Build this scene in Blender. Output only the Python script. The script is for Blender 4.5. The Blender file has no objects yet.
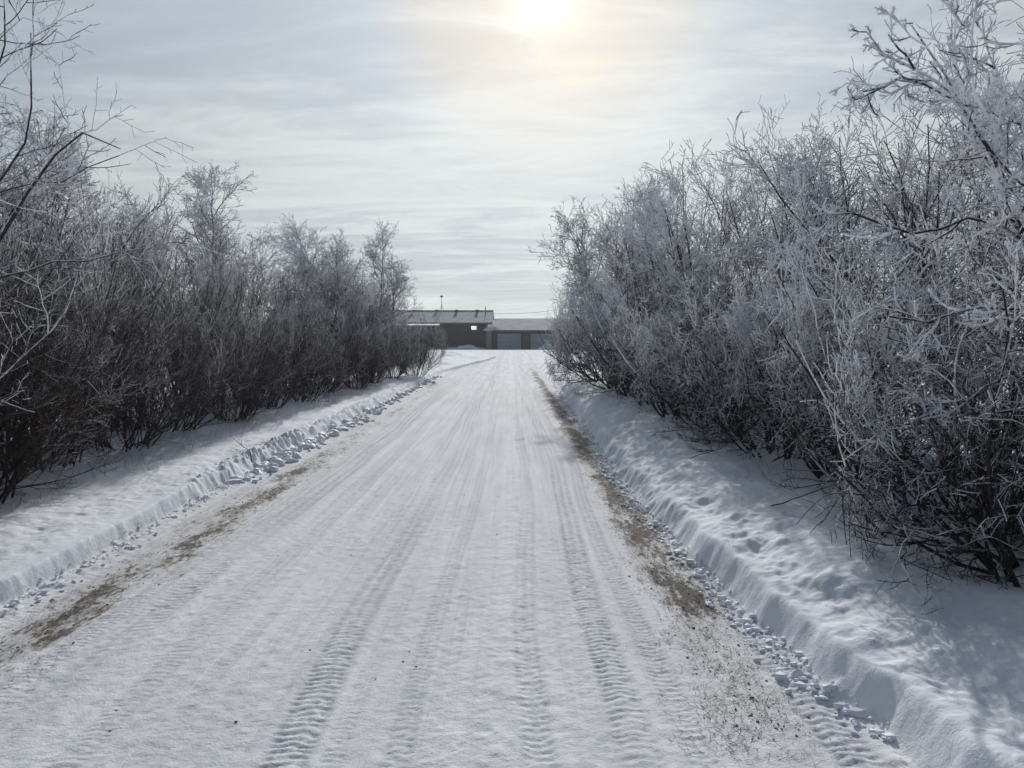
import bpy, math, random
import numpy as np

S = bpy.context.scene
R = math.radians

# ---------------------------------------------------------------- camera
CAM_H, FPX = 1.6, 773.0
cam_d = bpy.data.cameras.new("camera")
cam_d.sensor_width = 36.0
cam_d.lens = FPX / 1024 * 36.0
cam_d.clip_start = 0.05
cam_d.clip_end = 9000
cam = bpy.data.objects.new("camera", cam_d)
cam.location = (0, 0, CAM_H)
cam.rotation_euler = (R(90 - 3.26), 0, 0)
S.collection.objects.link(cam)
S.camera = cam

# ---------------------------------------------------------------- light
SUN_EL, SUN_AZ = R(24.3), R(2.5)
SUN = (math.sin(SUN_AZ) * math.cos(SUN_EL), math.cos(SUN_AZ) * math.cos(SUN_EL), math.sin(SUN_EL))
S.view_settings.view_transform = 'Standard'
S.view_settings.look = 'None'
S.view_settings.exposure = 0.12
S.view_settings.gamma = 1.0
S.view_settings.use_curve_mapping = False

w = bpy.data.worlds.new("World")
S.world = w
w.use_nodes = True
nt = w.node_tree
nt.nodes.clear()


class NT:
    """tiny node helper"""
    def __init__(self, tree):
        self.t = tree

    def n(self, kind, **kw):
        nd = self.t.nodes.new(kind)
        ins = kw.pop('ins', {})
        for k, v in kw.items():
            setattr(nd, k, v)
        for k, v in ins.items():
            self.put(nd.inputs[k], v)
        return nd

    def put(self, sock, v):
        if isinstance(v, bpy.types.NodeSocket):
            self.t.links.new(v, sock)
        elif isinstance(v, bpy.types.Node):
            self.t.links.new(v.outputs[0], sock)
        else:
            sock.default_value = v

    def m(self, op, a, b=None, c=None, clamp=False):
        nd = self.n('ShaderNodeMath', operation=op, use_clamp=clamp)
        self.put(nd.inputs[0], a)
        if b is not None: self.put(nd.inputs[1], b)
        if c is not None: self.put(nd.inputs[2], c)
        return nd.outputs[0]

    def vm(self, op, a, b=None, scale=None):
        nd = self.n('ShaderNodeVectorMath', operation=op)
        self.put(nd.inputs[0], a)
        if b is not None: self.put(nd.inputs[1], b)
        if scale is not None: self.put(nd.inputs['Scale'], scale)
        return nd.outputs['Value'] if op == 'DOT_PRODUCT' else nd.outputs[0]

    def mix(self, f, a, b, blend='MIX'):
        nd = self.n('ShaderNodeMix', data_type='RGBA', blend_type=blend)
        self.put(nd.inputs[0], f)
        self.put(nd.inputs[6], a)
        self.put(nd.inputs[7], b)
        return nd.outputs[2]

    def noise(self, vec, scale, detail=4, rough=0.55, dist=0.0):
        nd = self.n('ShaderNodeTexNoise')
        self.put(nd.inputs['Vector'], vec)
        nd.inputs['Scale'].default_value = scale
        nd.inputs['Detail'].default_value = detail
        nd.inputs['Roughness'].default_value = rough
        nd.inputs['Distortion'].default_value = dist
        return nd.outputs[0]

    def rng(self, v, a, b, c=0.0, d=1.0, smooth=True):
        nd = self.n('ShaderNodeMapRange')
        if smooth: nd.interpolation_type = 'SMOOTHSTEP'
        self.put(nd.inputs[0], v)
        for i, q in enumerate((a, b, c, d)):
            self.put(nd.inputs[i + 1], q)
        return nd.outputs[0]


def c4(r, g, b): return (r, g, b, 1.0)


N = NT(nt)
tc = N.n('ShaderNodeTexCoord')
dirv = N.vm('NORMALIZE', tc.outputs['Generated'])
sky = N.n('ShaderNodeTexSky', sky_type='NISHITA', sun_disc=False, sun_elevation=SUN_EL, sun_rotation=SUN_AZ,
          altitude=500.0, air_density=1.0, dust_density=2.0, ozone_density=1.0)
skyc = N.vm('SCALE', sky, scale=0.075)
sep = N.n('ShaderNodeSeparateXYZ', ins={0: dirv})
zup = N.m('MAXIMUM', sep.outputs[2], 0.0)
dotS = N.m('MAXIMUM', N.vm('DOT_PRODUCT', dirv, SUN), 0.0)
half = N.m('MULTIPLY_ADD', N.vm('DOT_PRODUCT', dirv, SUN), 0.5, 0.5)
# thin high cloud on a flat layer overhead
inv = N.m('DIVIDE', 1.0, N.m('ADD', zup, 0.10))
lay = N.vm('SCALE', dirv, scale=inv)
lay = N.vm('MULTIPLY', lay, (1.0, 1.0, 0.0))
rotm = N.n('ShaderNodeMapping')
N.put(rotm.inputs[0], lay)
rotm.inputs['Rotation'].default_value = (0, 0, R(14))
rotm.inputs['Scale'].default_value = (0.33, 1.0, 1.0)
rotm.inputs['Location'].default_value = (3.1, 1.7, 0.0)
n_a = N.noise(rotm, 1.0, 6, 0.56, 0.6)
n_b = N.noise(rotm, 3.0, 8, 0.62, 1.3)
n_c = N.noise(N.vm('MULTIPLY', lay, (0.5, 0.7, 1.0)), 0.8, 3, 0.5, 0.2)
cl = N.m('ADD', N.m('MULTIPLY', n_a, 0.5), N.m('ADD', N.m('MULTIPLY', n_b, 0.25), N.m('MULTIPLY', n_c, 0.4)))
n_d = N.noise(N.vm('MULTIPLY', lay, (0.8, 1.0, 1.0)), 7.0, 8, 0.68, 0.7)
cl = N.m('ADD', cl, N.m('MULTIPLY', N.m('SUBTRACT', n_d, 0.5), 0.16))
thick = N.rng(cl, 0.47, 0.64)
wisp = N.rng(n_b, 0.38, 0.66)
lum = N.m('ADD', 0.14, N.m('MULTIPLY', N.m('POWER', half, 5.0), 0.58))
lum = N.m('ADD', lum, N.m('MULTIPLY', N.m('POWER', dotS, 30.0), 0.06))
lum = N.m('ADD', lum, N.m('MULTIPLY', N.m('POWER', dotS, 260.0), 0.11))
lum = N.m('ADD', lum, N.m('MULTIPLY', N.m('POWER', dotS, 1300.0), 0.48))
hor = N.m('MULTIPLY', N.rng(zup, 0.0, 0.22, 1.0, 0.0), N.m('MULTIPLY', N.m('POWER', half, 3.0), 0.10))
lum = N.m('ADD', lum, hor)
cloudc = N.mix(thick, c4(0.84, 0.96, 1.08), c4(0.96, 1.02, 1.02))
cloudc = N.mix(N.rng(zup, 0.0, 0.16, 1.0, 0.0), cloudc, c4(0.96, 1.04, 1.03))
cloudc = N.mix(N.rng(dotS, 0.975, 0.995), cloudc, c4(1.03, 1.02, 0.97))
cloudc = N.mix(N.rng(half, 0.93, 0.55), cloudc, c4(0.72, 0.95, 1.35))
irid = (math.sin(R(4.6)) * math.cos(R(20.6)), math.cos(R(4.6)) * math.cos(R(20.6)), math.sin(R(20.6)))
ir = N.m('MULTIPLY', N.rng(N.vm('DOT_PRODUCT', dirv, irid), 0.9980, 0.9999), N.rng(n_b, 0.35, 0.6))
cloudc = N.mix(ir, cloudc, c4(1.12, 1.02, 0.88))
lum = N.m('MULTIPLY', lum, N.m('ADD', 0.80, N.m('ADD', N.m('MULTIPLY', thick, 0.18), N.m('MULTIPLY', wisp, 0.08))))
veil = N.vm('SCALE', cloudc, scale=lum)
skymix = N.mix(N.m('MAXIMUM', N.m('ADD', 0.90, N.m('MULTIPLY', thick, 0.08)), N.rng(zup, 0.0, 0.3, 1.0, 0.92)), skyc, veil)
bg = N.n('ShaderNodeBackground', ins={0: skymix, 1: 1.0})
out = N.n('ShaderNodeOutputWorld', ins={0: bg})

sd = bpy.data.lights.new("sun", 'SUN')
sd.energy = 3.0
sd.angle = R(0.9)
sd.color = (1.0, 0.98, 0.95)
so = bpy.data.objects.new("sun", sd)
so.rotation_euler = (R(90) - SUN_EL, 0, R(180) - SUN_AZ)
so.location = (0, 0, 30)
S.collection.objects.link(so)


# ---------------------------------------------------------------- helpers
def link(o, parent=None):
    S.collection.objects.link(o)
    if parent is not None: o.parent = parent
    return o


def tag(o, label=None, cat=None, group=None, kind=None):
    if label: o['label'] = label
    if cat: o['category'] = cat
    if group: o['group'] = group
    if kind: o['kind'] = kind
    return o


def empty(name, loc=(0, 0, 0), rz=0.0):
    o = bpy.data.objects.new(name, None)
    o.location = loc
    o.rotation_euler = (0, 0, rz)
    o.empty_display_size = 0.2
    return link(o)


def mesh_np(name, V, F, mat, parent=None, smooth=True, attrs=None, mats=None, midx=None):
    """F: (n,4) or (n,3) int array"""
    me = bpy.data.meshes.new(name)
    V = np.ascontiguousarray(V, dtype=np.float32)
    F = np.ascontiguousarray(F, dtype=np.int32)
    k = F.shape[1]
    me.vertices.add(len(V))
    me.vertices.foreach_set('co', V.ravel())
    me.loops.add(F.size)
    me.loops.foreach_set('vertex_index', F.ravel())
    me.polygons.add(len(F))
    me.polygons.foreach_set('loop_start', np.arange(0, F.size, k, dtype=np.int32))
    me.polygons.foreach_set('loop_total', np.full(len(F), k, dtype=np.int32))
    me.polygons.foreach_set('use_smooth', np.full(len(F), smooth, dtype=bool))
    for a, v in (attrs or {}).items():
        at = me.attributes.new(a, 'FLOAT', 'POINT')
        at.data.foreach_set('value', np.ascontiguousarray(v, dtype=np.float32))
    for m_ in (mats or [mat]): me.materials.append(m_)
    if midx is not None: me.polygons.foreach_set('material_index', np.asarray(midx, dtype=np.int32))
    me.update(calc_edges=True)
    me.validate()
    o = bpy.data.objects.new(name, me)
    return link(o, parent)


class MB:
    """collects boxes, prisms and tubes for one part"""
    def __init__(self): self.v, self.f = [], []

    def add(self, V, F):
        b = len(self.v)
        self.v += [tuple(p) for p in V]
        self.f += [[i + b for i in q] for q in F]
        return self

    def box(self, x0, x1, y0, y1, z0, z1):
        V = [(x, y, z) for z in (z0, z1) for y in (y0, y1) for x in (x0, x1)]
        return self.add(V, [(0, 2, 3, 1), (4, 5, 7, 6), (0, 1, 5, 4), (2, 6, 7, 3), (0, 4, 6, 2), (1, 3, 7, 5)])

    def prism(self, prof, a0, a1, axis='x'):
        n = len(prof)
        V = []
        for a in (a0, a1):
            for (p, q) in prof:
                V.append((a, p, q) if axis == 'x' else (p, a, q))
        F = [list(range(n))[::-1], list(range(n, 2 * n))]
        for i in range(n):
            j = (i + 1) % n
            F.append([i, j, n + j, n + i])
        return self.add(V, F)

    def cyl(self, p, q, r0, r1=None, n=8):
        r1 = r0 if r1 is None else r1
        p, q = np.array(p, float), np.array(q, float)
        d = (q - p) / np.linalg.norm(q - p)
        u = np.cross(d, (1, 0, 0) if abs(d[0]) < .8 else (0, 1, 0)); u /= np.linalg.norm(u)
        v = np.cross(d, u)
        V = []
        for c, r in ((p, r0), (q, r1)):
            for i in range(n):
                a = 2 * math.pi * i / n
                V.append(c + r * (math.cos(a) * u + math.sin(a) * v))
        F = [list(range(n))[::-1], list(range(n, 2 * n))] + [[i, (i + 1) % n, n + (i + 1) % n, n + i] for i in range(n)]
        return self.add(V, F)

    def build(self, name, mat, parent=None, smooth=False):
        me = bpy.data.meshes.new(name)
        me.from_pydata([tuple(map(float, p)) for p in self.v], [], self.f)
        me.materials.append(mat)
        for p in me.polygons: p.use_smooth = smooth
        me.update()
        return link(bpy.data.objects.new(name, me), parent)


# ---------------------------------------------------------------- noise in numpy
_pr = np.random.default_rng(5)
_tab = _pr.random((256, 256))


def vnoise(x, y):
    xi, yi = np.floor(x).astype(int), np.floor(y).astype(int)
    fx, fy = x - xi, y - yi
    fx = fx * fx * fx * (fx * (fx * 6 - 15) + 10); fy = fy * fy * fy * (fy * (fy * 6 - 15) + 10)
    g = lambda a, b: _tab[a % 256, b % 256]
    return (g(xi, yi) * (1 - fx) + g(xi + 1, yi) * fx) * (1 - fy) + (g(xi, yi + 1) * (1 - fx) + g(xi + 1, yi + 1) * fx) * fy


def fbm(x, y, o=4, gain=0.5):
    s, a, t = 0, 1.0, 0
    for i in range(o):
        s = s + a * (vnoise(x * 2 ** i + 17.3 * i, y * 2 ** i + 9.1 * i) - 0.5)
        t += a
        a *= gain
    return s / t * 2      # about -1..1


def sst(a, b, x):
    t = np.clip((x - a) / (b - a), 0, 1)
    return t * t * (3 - 2 * t)


# ---------------------------------------------------------------- terrain height
XL_Y = [-30, 0, 5, 10, 20, 30, 37, 44, 52, 60, 68, 78]
XL_X = [-3.1, -3.1, -3.1, -3.2, -3.25, -3.35, -3.25, -2.6, -1.7, -1.2, -2.6, -14]
XR_Y = [-30, 0, 2.9, 4, 5, 7, 10, 14, 25, 38, 50, 60, 75]
XR_X = [1.75, 1.7, 1.56, 1.42, 1.36, 1.27, 1.27, 1.33, 1.55, 1.8, 2.1, 2.6, 9]


def xl(y): return np.interp(y, XL_Y, XL_X) + 0.05 * fbm(y * 0.9, 3.3, 3) + 0.02 * fbm(y * 4, 8.3, 3) * sst(7, 11, y)
def xr(y): return np.interp(y, XR_Y, XR_X) + 0.07 * fbm(y * 0.7, 13.3, 3) + 0.035 * fbm(y * 2.3, 21.0, 2)


def lane(x, c, wd):
    return sst(wd, wd * 0.75, np.abs(x - c))


# centre, half width, lug depth, lug pitch, chevron skew
LANES = [(-2.86, .12, .010, .050, 1.6), (-2.28, .08, .008, .042, 1.2), (-2.05, .15, .012, .058, -1.3), (-1.62, .08, .005, .045, 1.0), (-1.38, .05, .004, .04, -1.0),
         (-1.06, .07, .008, .045, -1.4), (-0.82, .11, .012, .050, 1.5), (-0.60, .05, .005, .04, 1.2), (-0.40, .06, .006, .050, 1.0),
         (0.14, .08, .008, .055, -1.2), (0.36, .05, .005, .04, 1.3), (0.52, .10, .012, .052, 1.4), (0.74, .07, .010, .048, -1.5), (1.36, .11, .012, .054, 1.5)]


def height(x, y):
    x = np.asarray(x, float); y = np.asarray(y, float)
    L, Rr = xl(y), xr(y)
    z = 0.45 * sst(25, 90, y) + 0.25 * sst(93, 98, y) * sst(-2.5, -4.5, x) + 0.0
    far = sst(62, 72, y)
    # left bank
    hb = (0.15 + 0.03 * fbm(y * 0.5, 1.0, 2)) * (1 - sst(56, 68, y))
    chunk = sst(6.5, 10, y) * (1 - sst(30, 45, y))
    e = L - x
    jag = (0.008 + 0.03 * chunk) * fbm(x * 8, y * 7, 3)
    zl = hb * sst(-0.025, 0.035 + 0.10 * chunk, e + jag)
    zl = zl + (0.05 * sst(0, 0.8, e) + 0.10 * sst(1.0, 2.6, e)) * (1 - far)
    zl = zl + sst(0, .3, e) * (0.030 * fbm(x * 1.6, y * 1.1, 4) + 0.012 * fbm(x * 9, y * 5, 3))
    zl = zl + chunk * 0.07 * np.exp(-((e - 0.10) / 0.15) ** 2) * np.clip(fbm(x * 11, y * 8, 3, .7) * 2 + .2, 0, 1.2) + sst(0, .2, e) * (.007 * fbm(x * 22, y * 13, 3, .7))
    zl = zl + (0.03 * np.exp(-((e + 0.1) / 0.09) ** 2) * np.clip(fbm(x * 8, y * 7, 3) + .2, 0, 1)) * (1 - far)
    zl = zl + 0.22 * np.clip(fbm(x * .7, y * .5, 3) + .25, 0, 1) * sst(38, 44, y) * (1 - sst(60, 75, y)) * sst(.1, .8, e) * sst(7, 3, e)
    # footprints on the left bank
    pk = np.abs(((y + 0.13 * np.sin(y * 3)) / 0.34) % 1 - 0.5) * 0.34
    pcx = 0.50 + 0.07 * np.where((np.floor(y / 0.34) % 2) > 0.5, 1, -1) + 0.10 * np.sin(y * .5)
    zl = zl - 0.015 * np.exp(-(((e - pcx) / 0.05) ** 2 + (pk / 0.06) ** 2)) * np.clip(.6 + 2 * fbm(y * .8, 77., 2), 0, 1) * (y > 2) * (1 - sst(16, 20, y))
    # right bank
    e2 = x - Rr
    hb2 = (0.19 + 0.05 * fbm(y * 0.8, 31.0, 2)) * (1 - far)
    zr = hb2 * sst(-0.03, 0.10 + 0.05 * sst(5, 7, y), e2 + (0.015 + 0.05 * sst(5, 8, y)) * fbm(x * 5, y * 4, 3))
    zr = zr + (0.13 * sst(0.02, 0.7, e2) + 0.0 * e2) * (1 - far) - 0.06 * sst(0.9, 2.2, e2) * (1 - far)
    zr = zr + sst(0, .3, e2) * (0.075 * fbm(x * 1.5, y * 1.1, 3) + 0.026 * fbm(x * 5.5, y * 4, 4, .6) * (0.35 + .65 * sst(.8, .3, e2) + .5 * sst(7, 9, y)))
    zr = zr + sst(0, .2, e2) * (.009 * fbm(x * 20, y * 13, 3, .7) + .02 * fbm(x * 9, y * 7, 2) * sst(.9, .3, e2))
    zr = zr + (0.04 * np.exp(-((e2 + 0.03) / 0.07) ** 2) * np.clip(fbm(x * 9, y * 7, 3) + .1, 0, 1)) * (1 - far)
    # road
    inr = sst(0.02, -0.08, np.maximum(L - x, x - Rr))
    zr0 = 0.010 * fbm(x * 1.7, y * 0.35, 3) + 0.0055 * fbm(x * 18, y * 13, 4, .7) * (1 + .8 * fbm(x * .9, y * .3, 2)) + 0.003 * fbm(x * 8, y * 0.8, 2)
    rut = 0
    wob = 0.09 * fbm(y * 0.22, 50.0, 2)
    xx = x - 0.35 * sst(25, 50, y) * 0
    near = 1 - sst(6, 14, y)
    for i, (c, hw, dep, pit, sk) in enumerate(LANES):
        cc = c + wob + 0.06 * fbm(y * 0.3, 60.0 + i * 3, 2)
        m = lane(xx, cc, hw)
        patch = np.clip(0.70 + 1.5 * fbm(x * 2.2 + i * 7, y * 0.4, 4), 0.10, 1.0)
        u = np.abs(xx - cc) / hw
        ph = y / pit + sk * u * 0.5 + 0.55 * fbm(x * 10, y * 8, 3)
        lug = np.clip(np.sin(ph * 2 * math.pi) * 1.3 + 0.2 + 2.0 * fbm(x * 36, y * 30, 2), -1, 1)
        side = 1 - 0.6 * (np.abs((xx - cc) / hw) < 0.10)
        rut = rut - m * (0.35 * dep * (0.5 + patch)) + m * dep * 0.31 * lug * patch * side * near * sst(1.0, .6, u)
        rut = rut + 0.35 * dep * np.exp(-((u - 1.1) / .25) ** 2) * patch
    # longitudinal grooves that carry on down the road
    gro = 0.008 * fbm(x * 9 + 4, y * 0.05, 4, .6) * sst(3, 8, y)
    return z + np.where(x < L, zl, np.where(x > Rr, zr, zl + zr + inr * (zr0 + rut + gro)))


def pack(x, y):
    """how far the tyres have pressed the snow grey along each lane"""
    wob = 0.09 * fbm(y * 0.22, 50.0, 2)
    o = 0
    for i, (c, hw, dep, pit, sk) in enumerate(LANES):
        cc = c + wob + 0.06 * fbm(y * 0.3, 60.0 + i * 3, 2)
        m = sst(hw * 1.15, hw * .8, np.abs(x - cc)) * (0.62 + 0.38 * np.cos(math.pi * 3 * (x - cc) / hw))
        o = np.maximum(o, m * dep / .012 * np.clip(0.75 + 1.0 * fbm(x * 2.2 + i * 7, y * 0.25, 3), 0.15, 1.1))
    return o


def hz(x, y): return float(height(np.array([x]), np.array([y]))[0])


def ground_mat(name, road):
    m = bpy.data.materials.new(name); m.use_nodes = True
    t = NT(m.node_tree); m.node_tree.nodes.clear()
    geo = t.n('ShaderNodeNewGeometry')
    pos = geo.outputs['Position']
    sp = t.n('ShaderNodeSeparateXYZ', ins={0: pos})
    X, Y = sp.outputs[0], sp.outputs[1]
    col = c4(0.80, 0.82, 0.86)
    fine = t.noise(pos, 90.0, 3, 0.6)
    mid = t.noise(pos, 18.0, 4, 0.6)
    if road:
        st = t.vm('MULTIPLY', pos, (1.0, 0.10, 1.0))
        streak = t.noise(st, 5.0, 5, 0.6, 0.3)
        big = t.noise(t.vm('MULTIPLY', pos, (1.0, 0.35, 1.0)), 1.6, 4, 0.55)
        dirty = t.rng(t.m('ADD', t.m('MULTIPLY', streak, 0.6), t.m('MULTIPLY', big, 0.4)), 0.40, 0.64)
        col = t.mix(dirty, c4(0.77, 0.775, 0.785), c4(0.66, 0.665, 0.68))
        ln = t.noise(t.vm('MULTIPLY', pos, (1.0, 0.012, 0.0)), 13.0, 6, 0.75)
        ln2 = t.noise(t.vm('MULTIPLY', pos, (1.0, 0.05, 0.0)), 4.0, 4, 0.6)
        lk = t.m('MULTIPLY', t.rng(ln, 0.46, 0.60), t.rng(ln2, 0.35, 0.6))
        col = t.mix(t.m('MULTIPLY', lk, t.rng(Y, 3.0, 14.0, 0.45, 0.85)), col, c4(0.55, 0.56, 0.58))
        col = t.mix(t.m('MULTIPLY', t.rng(ln, 0.42, 0.34), 0.8), col, c4(0.83, 0.83, 0.84))
        pk = t.n('ShaderNodeAttribute', attribute_name='pack').outputs['Fac']
        pkn = t.m('MULTIPLY', pk, t.rng(t.noise(t.vm('MULTIPLY', pos, (1.0, 1.0, 1.0)), 16.0, 4, 0.7), 0.35, 0.62, 0.25, 1.0))
        col = t.mix(t.m('MULTIPLY', pkn, t.rng(Y, 3.0, 9.0, 0.75, 1.0)), col, c4(0.43, 0.445, 0.48))
        # loose white snow along the irregular line near the middle
        wl = t.m('ABSOLUTE', t.m('SUBTRACT', X, t.m('MULTIPLY', t.m('SUBTRACT', t.noise(t.vm('MULTIPLY', pos, (0.0, 1.0, 0.0)), 0.9, 3), 0.5), 0.3)))
        wf = t.m('MULTIPLY', t.rng(wl, 0.02, 0.16, 1.0, 0.0), t.rng(t.noise(pos, 7.0, 4, 0.6), 0.42, 0.6))
        col = t.mix(t.m('MULTIPLY', wf, 0.8), col, c4(0.80, 0.81, 0.82))
        # bare gravel and flattened straw along both road edges
        warp = t.m('MULTIPLY', t.m('SUBTRACT', t.noise(pos, 1.7, 4, 0.6), 0.5), 0.5)
        patch = t.noise(t.vm('MULTIPLY', pos, (1.0, 0.30, 1.0)), 4.0, 6, 0.68)
        grain = t.noise(t.vm('MULTIPLY', pos, (1.0, 0.35, 1.0)), 30.0, 4, 0.7)
        dl = t.rng(t.m('ABSOLUTE', t.m('SUBTRACT', t.m('ADD', X, warp), -2.58)), 0.0, 0.42, 1.0, 0.0)
        dr = t.rng(t.m('ABSOLUTE', t.m('SUBTRACT', t.m('ADD', X, t.m('MULTIPLY', warp, 0.7)), 1.07)), 0.0, 0.34, 1.0, 0.0)
        fl = t.rng(Y, 7.0, 14.0, 1.0, 0.45)
        fr = t.rng(Y, 3.0, 5.0, 0.40, 1.0)
        dl = t.m('MULTIPLY', dl, fl); dr = t.m('MULTIPLY', dr, fr)
        boost = t.m('MULTIPLY', t.m('MULTIPLY', t.rng(dr, 0.15, 0.6), t.rng(Y, 4.2, 5.5)), 0.055)
        dd = t.m('MAXIMUM', dl, dr)
        dd = t.m('MULTIPLY', dd, t.rng(Y, 30.0, 55.0, 1.0, 0.0))
        q = t.m('ADD', t.m('MULTIPLY', dd, 0.40), t.m('ADD', t.m('MULTIPLY', patch, 1.15), t.m('MULTIPLY', grain, 0.75)))
        q = t.m('ADD', q, boost)
        mask = t.m('MULTIPLY', t.rng(q, 1.22, 1.40), 0.92)
        mask = t.m('MULTIPLY', mask, t.rng(dd, 0.02, 0.12))
        soil = t.mix(t.rng(t.noise(pos, 60.0, 4, 0.7), 0.35, 0.65), c4(0.035, 0.028, 0.022), c4(0.19, 0.155, 0.115))
        tint = t.m('MULTIPLY', t.rng(q, 1.05, 1.3), 0.5)
        col = t.mix(t.m('MULTIPLY', tint, t.rng(dd, 0.0, 0.3)), col, c4(0.43, 0.405, 0.37))
        col = t.mix(mask, col, soil)
        # specks of grit
        vor = t.n('ShaderNodeTexVoronoi', ins={'Vector': pos, 'Scale': 9.0})
        sepc = t.n('ShaderNodeSeparateColor', ins={0: vor.outputs['Color']})
        speck = t.m('MULTIPLY', t.m('LESS_THAN', vor.outputs['Distance'], 0.045), t.m('GREATER_THAN', sepc.outputs[0], 0.86))
        col = t.mix(t.m('MULTIPLY', speck, 0.8), col, c4(0.10, 0.085, 0.07))
    else:
        col = t.mix(t.rng(mid, 0.35, 0.7), c4(0.80, 0.82, 0.85), c4(0.74, 0.76, 0.80))
        litter = t.n('ShaderNodeTexVoronoi', ins={'Vector': t.vm('MULTIPLY', pos, (1.0, 0.6, 1.0)), 'Scale': 14.0})
        sepc = t.n('ShaderNodeSeparateColor', ins={0: litter.outputs['Color']})
        lf = t.m('MULTIPLY', t.m('LESS_THAN', litter.outputs['Distance'], 0.05), t.m('GREATER_THAN', sepc.outputs[0], 0.9))
        lf = t.m('MULTIPLY', lf, t.m('LESS_THAN', t.m('ABSOLUTE', X), 9.0))
        col = t.mix(t.m('MULTIPLY', lf, 0.5), col, c4(0.25, 0.2, 0.16))
    h = t.m('ADD', t.m('MULTIPLY', mid, 0.008), t.m('MULTIPLY', fine, 0.005 if road else 0.003))
    bp = t.n('ShaderNodeBump', ins={'Height': h, 'Distance': 1.0, 'Strength': 0.75})
    b = t.n('ShaderNodeBsdfPrincipled', ins={'Base Color': col, 'Roughness': 0.85, 'Normal': bp})
    b.inputs['Specular IOR Level'].default_value = 0.08
    t.n('ShaderNodeOutputMaterial', ins={0: b})
    return m


def axis_vals(knots):
    """list of (upto, step) from start"""
    v = [knots[0]]
    for upto, step in knots[1:]:
        while v[-1] < upto:
            s = step(v[-1]) if callable(step) else step
            v.append(v[-1] + s)
    return np.array(v)


gx = axis_vals([0.0, (2.3, 0.0125), (4.6, 0.03), (9, 0.12), (30, 0.7), (200, 12), (4000, 400)])
gxl = axis_vals([0.0, (3.7, 0.0125), (5.0, 0.03), (9, 0.12), (30, 0.7), (200, 12), (4000, 400)])
GX = np.concatenate([-gxl[::-1], gx[1:]])
gyf = axis_vals([0.0, (2.2, 0.06), (12, lambda d: 0.0028 * d), (60, lambda d: 0.0065 * d), (110, 0.8), (400, 12), (5000, 500)])
gyb = axis_vals([0.0, (10, 0.25), (60, 5), (800, 200)])
GY = np.concatenate([-gyb[::-1], gyf[1:]])
XX, YY = np.meshgrid(GX, GY)
ZZ = height(XX, YY)
nx, ny = len(GX), len(GY)
V = np.stack([XX, YY, ZZ], -1).reshape(-1, 3)
ii = np.arange(nx * ny).reshape(ny, nx)
F = np.stack([ii[:-1, :-1], ii[:-1, 1:], ii[1:, 1:], ii[1:, :-1]], -1).reshape(-1, 4)
cx = (XX[:-1, :-1] + XX[1:, 1:]).ravel() / 2
cy = (YY[:-1, :-1] + YY[1:, 1:]).ravel() / 2
isroad = (cx > xl(cy)) & (cx < xr(cy)) & (cy < 92)


def submesh(name, Fs, mat, att=False):
    u, invx = np.unique(Fs, return_inverse=True)
    return mesh_np(name, V[u], invx.reshape(Fs.shape), mat, attrs={'pack': pack(V[u, 0], V[u, 1])} if att else None)


tag(submesh('snow_ground', F[~isroad], ground_mat('snow', False)), 'deep white snow banked on both sides of the driveway', 'snow', kind='structure')
tag(submesh('road', F[isroad], ground_mat('packed_snow', True), True), 'snow packed driveway with tyre tracks running to the house', 'road', kind='structure')


# ---------------------------------------------------------------- branch materials
def simple(name, col, rough=0.7, nscale=0, col2=None, metal=0.0, stretch=(1, 1, 1)):
    m = bpy.data.materials.new(name); m.use_nodes = True
    t = NT(m.node_tree); m.node_tree.nodes.clear()
    c = col
    if nscale:
        tcn = t.n('ShaderNodeTexCoord')
        c = t.mix(t.rng(t.noise(t.vm('MULTIPLY', tcn.outputs['Object'], stretch), nscale, 4, .6), .35, .65), col, col2)
    b = t.n('ShaderNodeBsdfPrincipled', ins={'Base Color': c, 'Roughness': rough, 'Metallic': metal})
    t.n('ShaderNodeOutputMaterial', ins={0: b})
    return m


def bark_mat(name, bark, bark2, frostc, bias, wind=(-0.35, 0.2, 0.9)):
    m = bpy.data.materials.new(name); m.use_nodes = True
    t = NT(m.node_tree); m.node_tree.nodes.clear()
    geo = t.n('ShaderNodeNewGeometry')
    tcn = t.n('ShaderNodeTexCoord')
    at = t.n('ShaderNodeAttribute', attribute_name='frost')
    ob = tcn.outputs['Object']
    n1 = t.noise(ob, 38.0, 4, 0.7)
    n2 = t.noise(ob, 3.0, 2, 0.5)
    side = t.vm('DOT_PRODUCT', geo.outputs['Normal'], wind)
    f = t.m('ADD', at.outputs['Fac'], t.m('ADD', t.m('MULTIPLY', t.m('SUBTRACT', n1, 0.5), 1.1), t.m('MULTIPLY', t.m('SUBTRACT', n2, 0.5), 0.7)))
    f = t.m('ADD', f, t.m('MULTIPLY', side, 0.42))
    f = t.rng(f, 0.40 - bias, 0.62 - bias)
    bc = t.mix(t.rng(n1, 0.35, 0.65), bark, bark2)
    col = t.mix(f, bc, frostc)
    b = t.n('ShaderNodeBsdfPrincipled', ins={'Base Color': col, 'Roughness': 0.7})
    b.inputs['Specular IOR Level'].default_value = 0.3
    tr = t.n('ShaderNodeBsdfTranslucent', ins={'Color': frostc})
    mx = t.n('ShaderNodeMixShader', ins={0: t.m('MULTIPLY', f, 0.45), 1: b, 2: tr})
    t.n('ShaderNodeOutputMaterial', ins={0: mx})
    return m


M_snow = simple('heaped_snow', c4(.78, .80, .84), .7, 5, c4(.72, .74, .79))
FROST = c4(0.86, 0.87, 0.90)
M_left = bark_mat('dark_twig_bark', c4(0.034, 0.024, 0.022), c4(0.085, 0.058, 0.050), FROST, 0.0)
M_right = bark_mat('frosted_twig_bark', c4(0.022, 0.018, 0.018), c4(0.060, 0.048, 0.045), FROST, 0.04)


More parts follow.
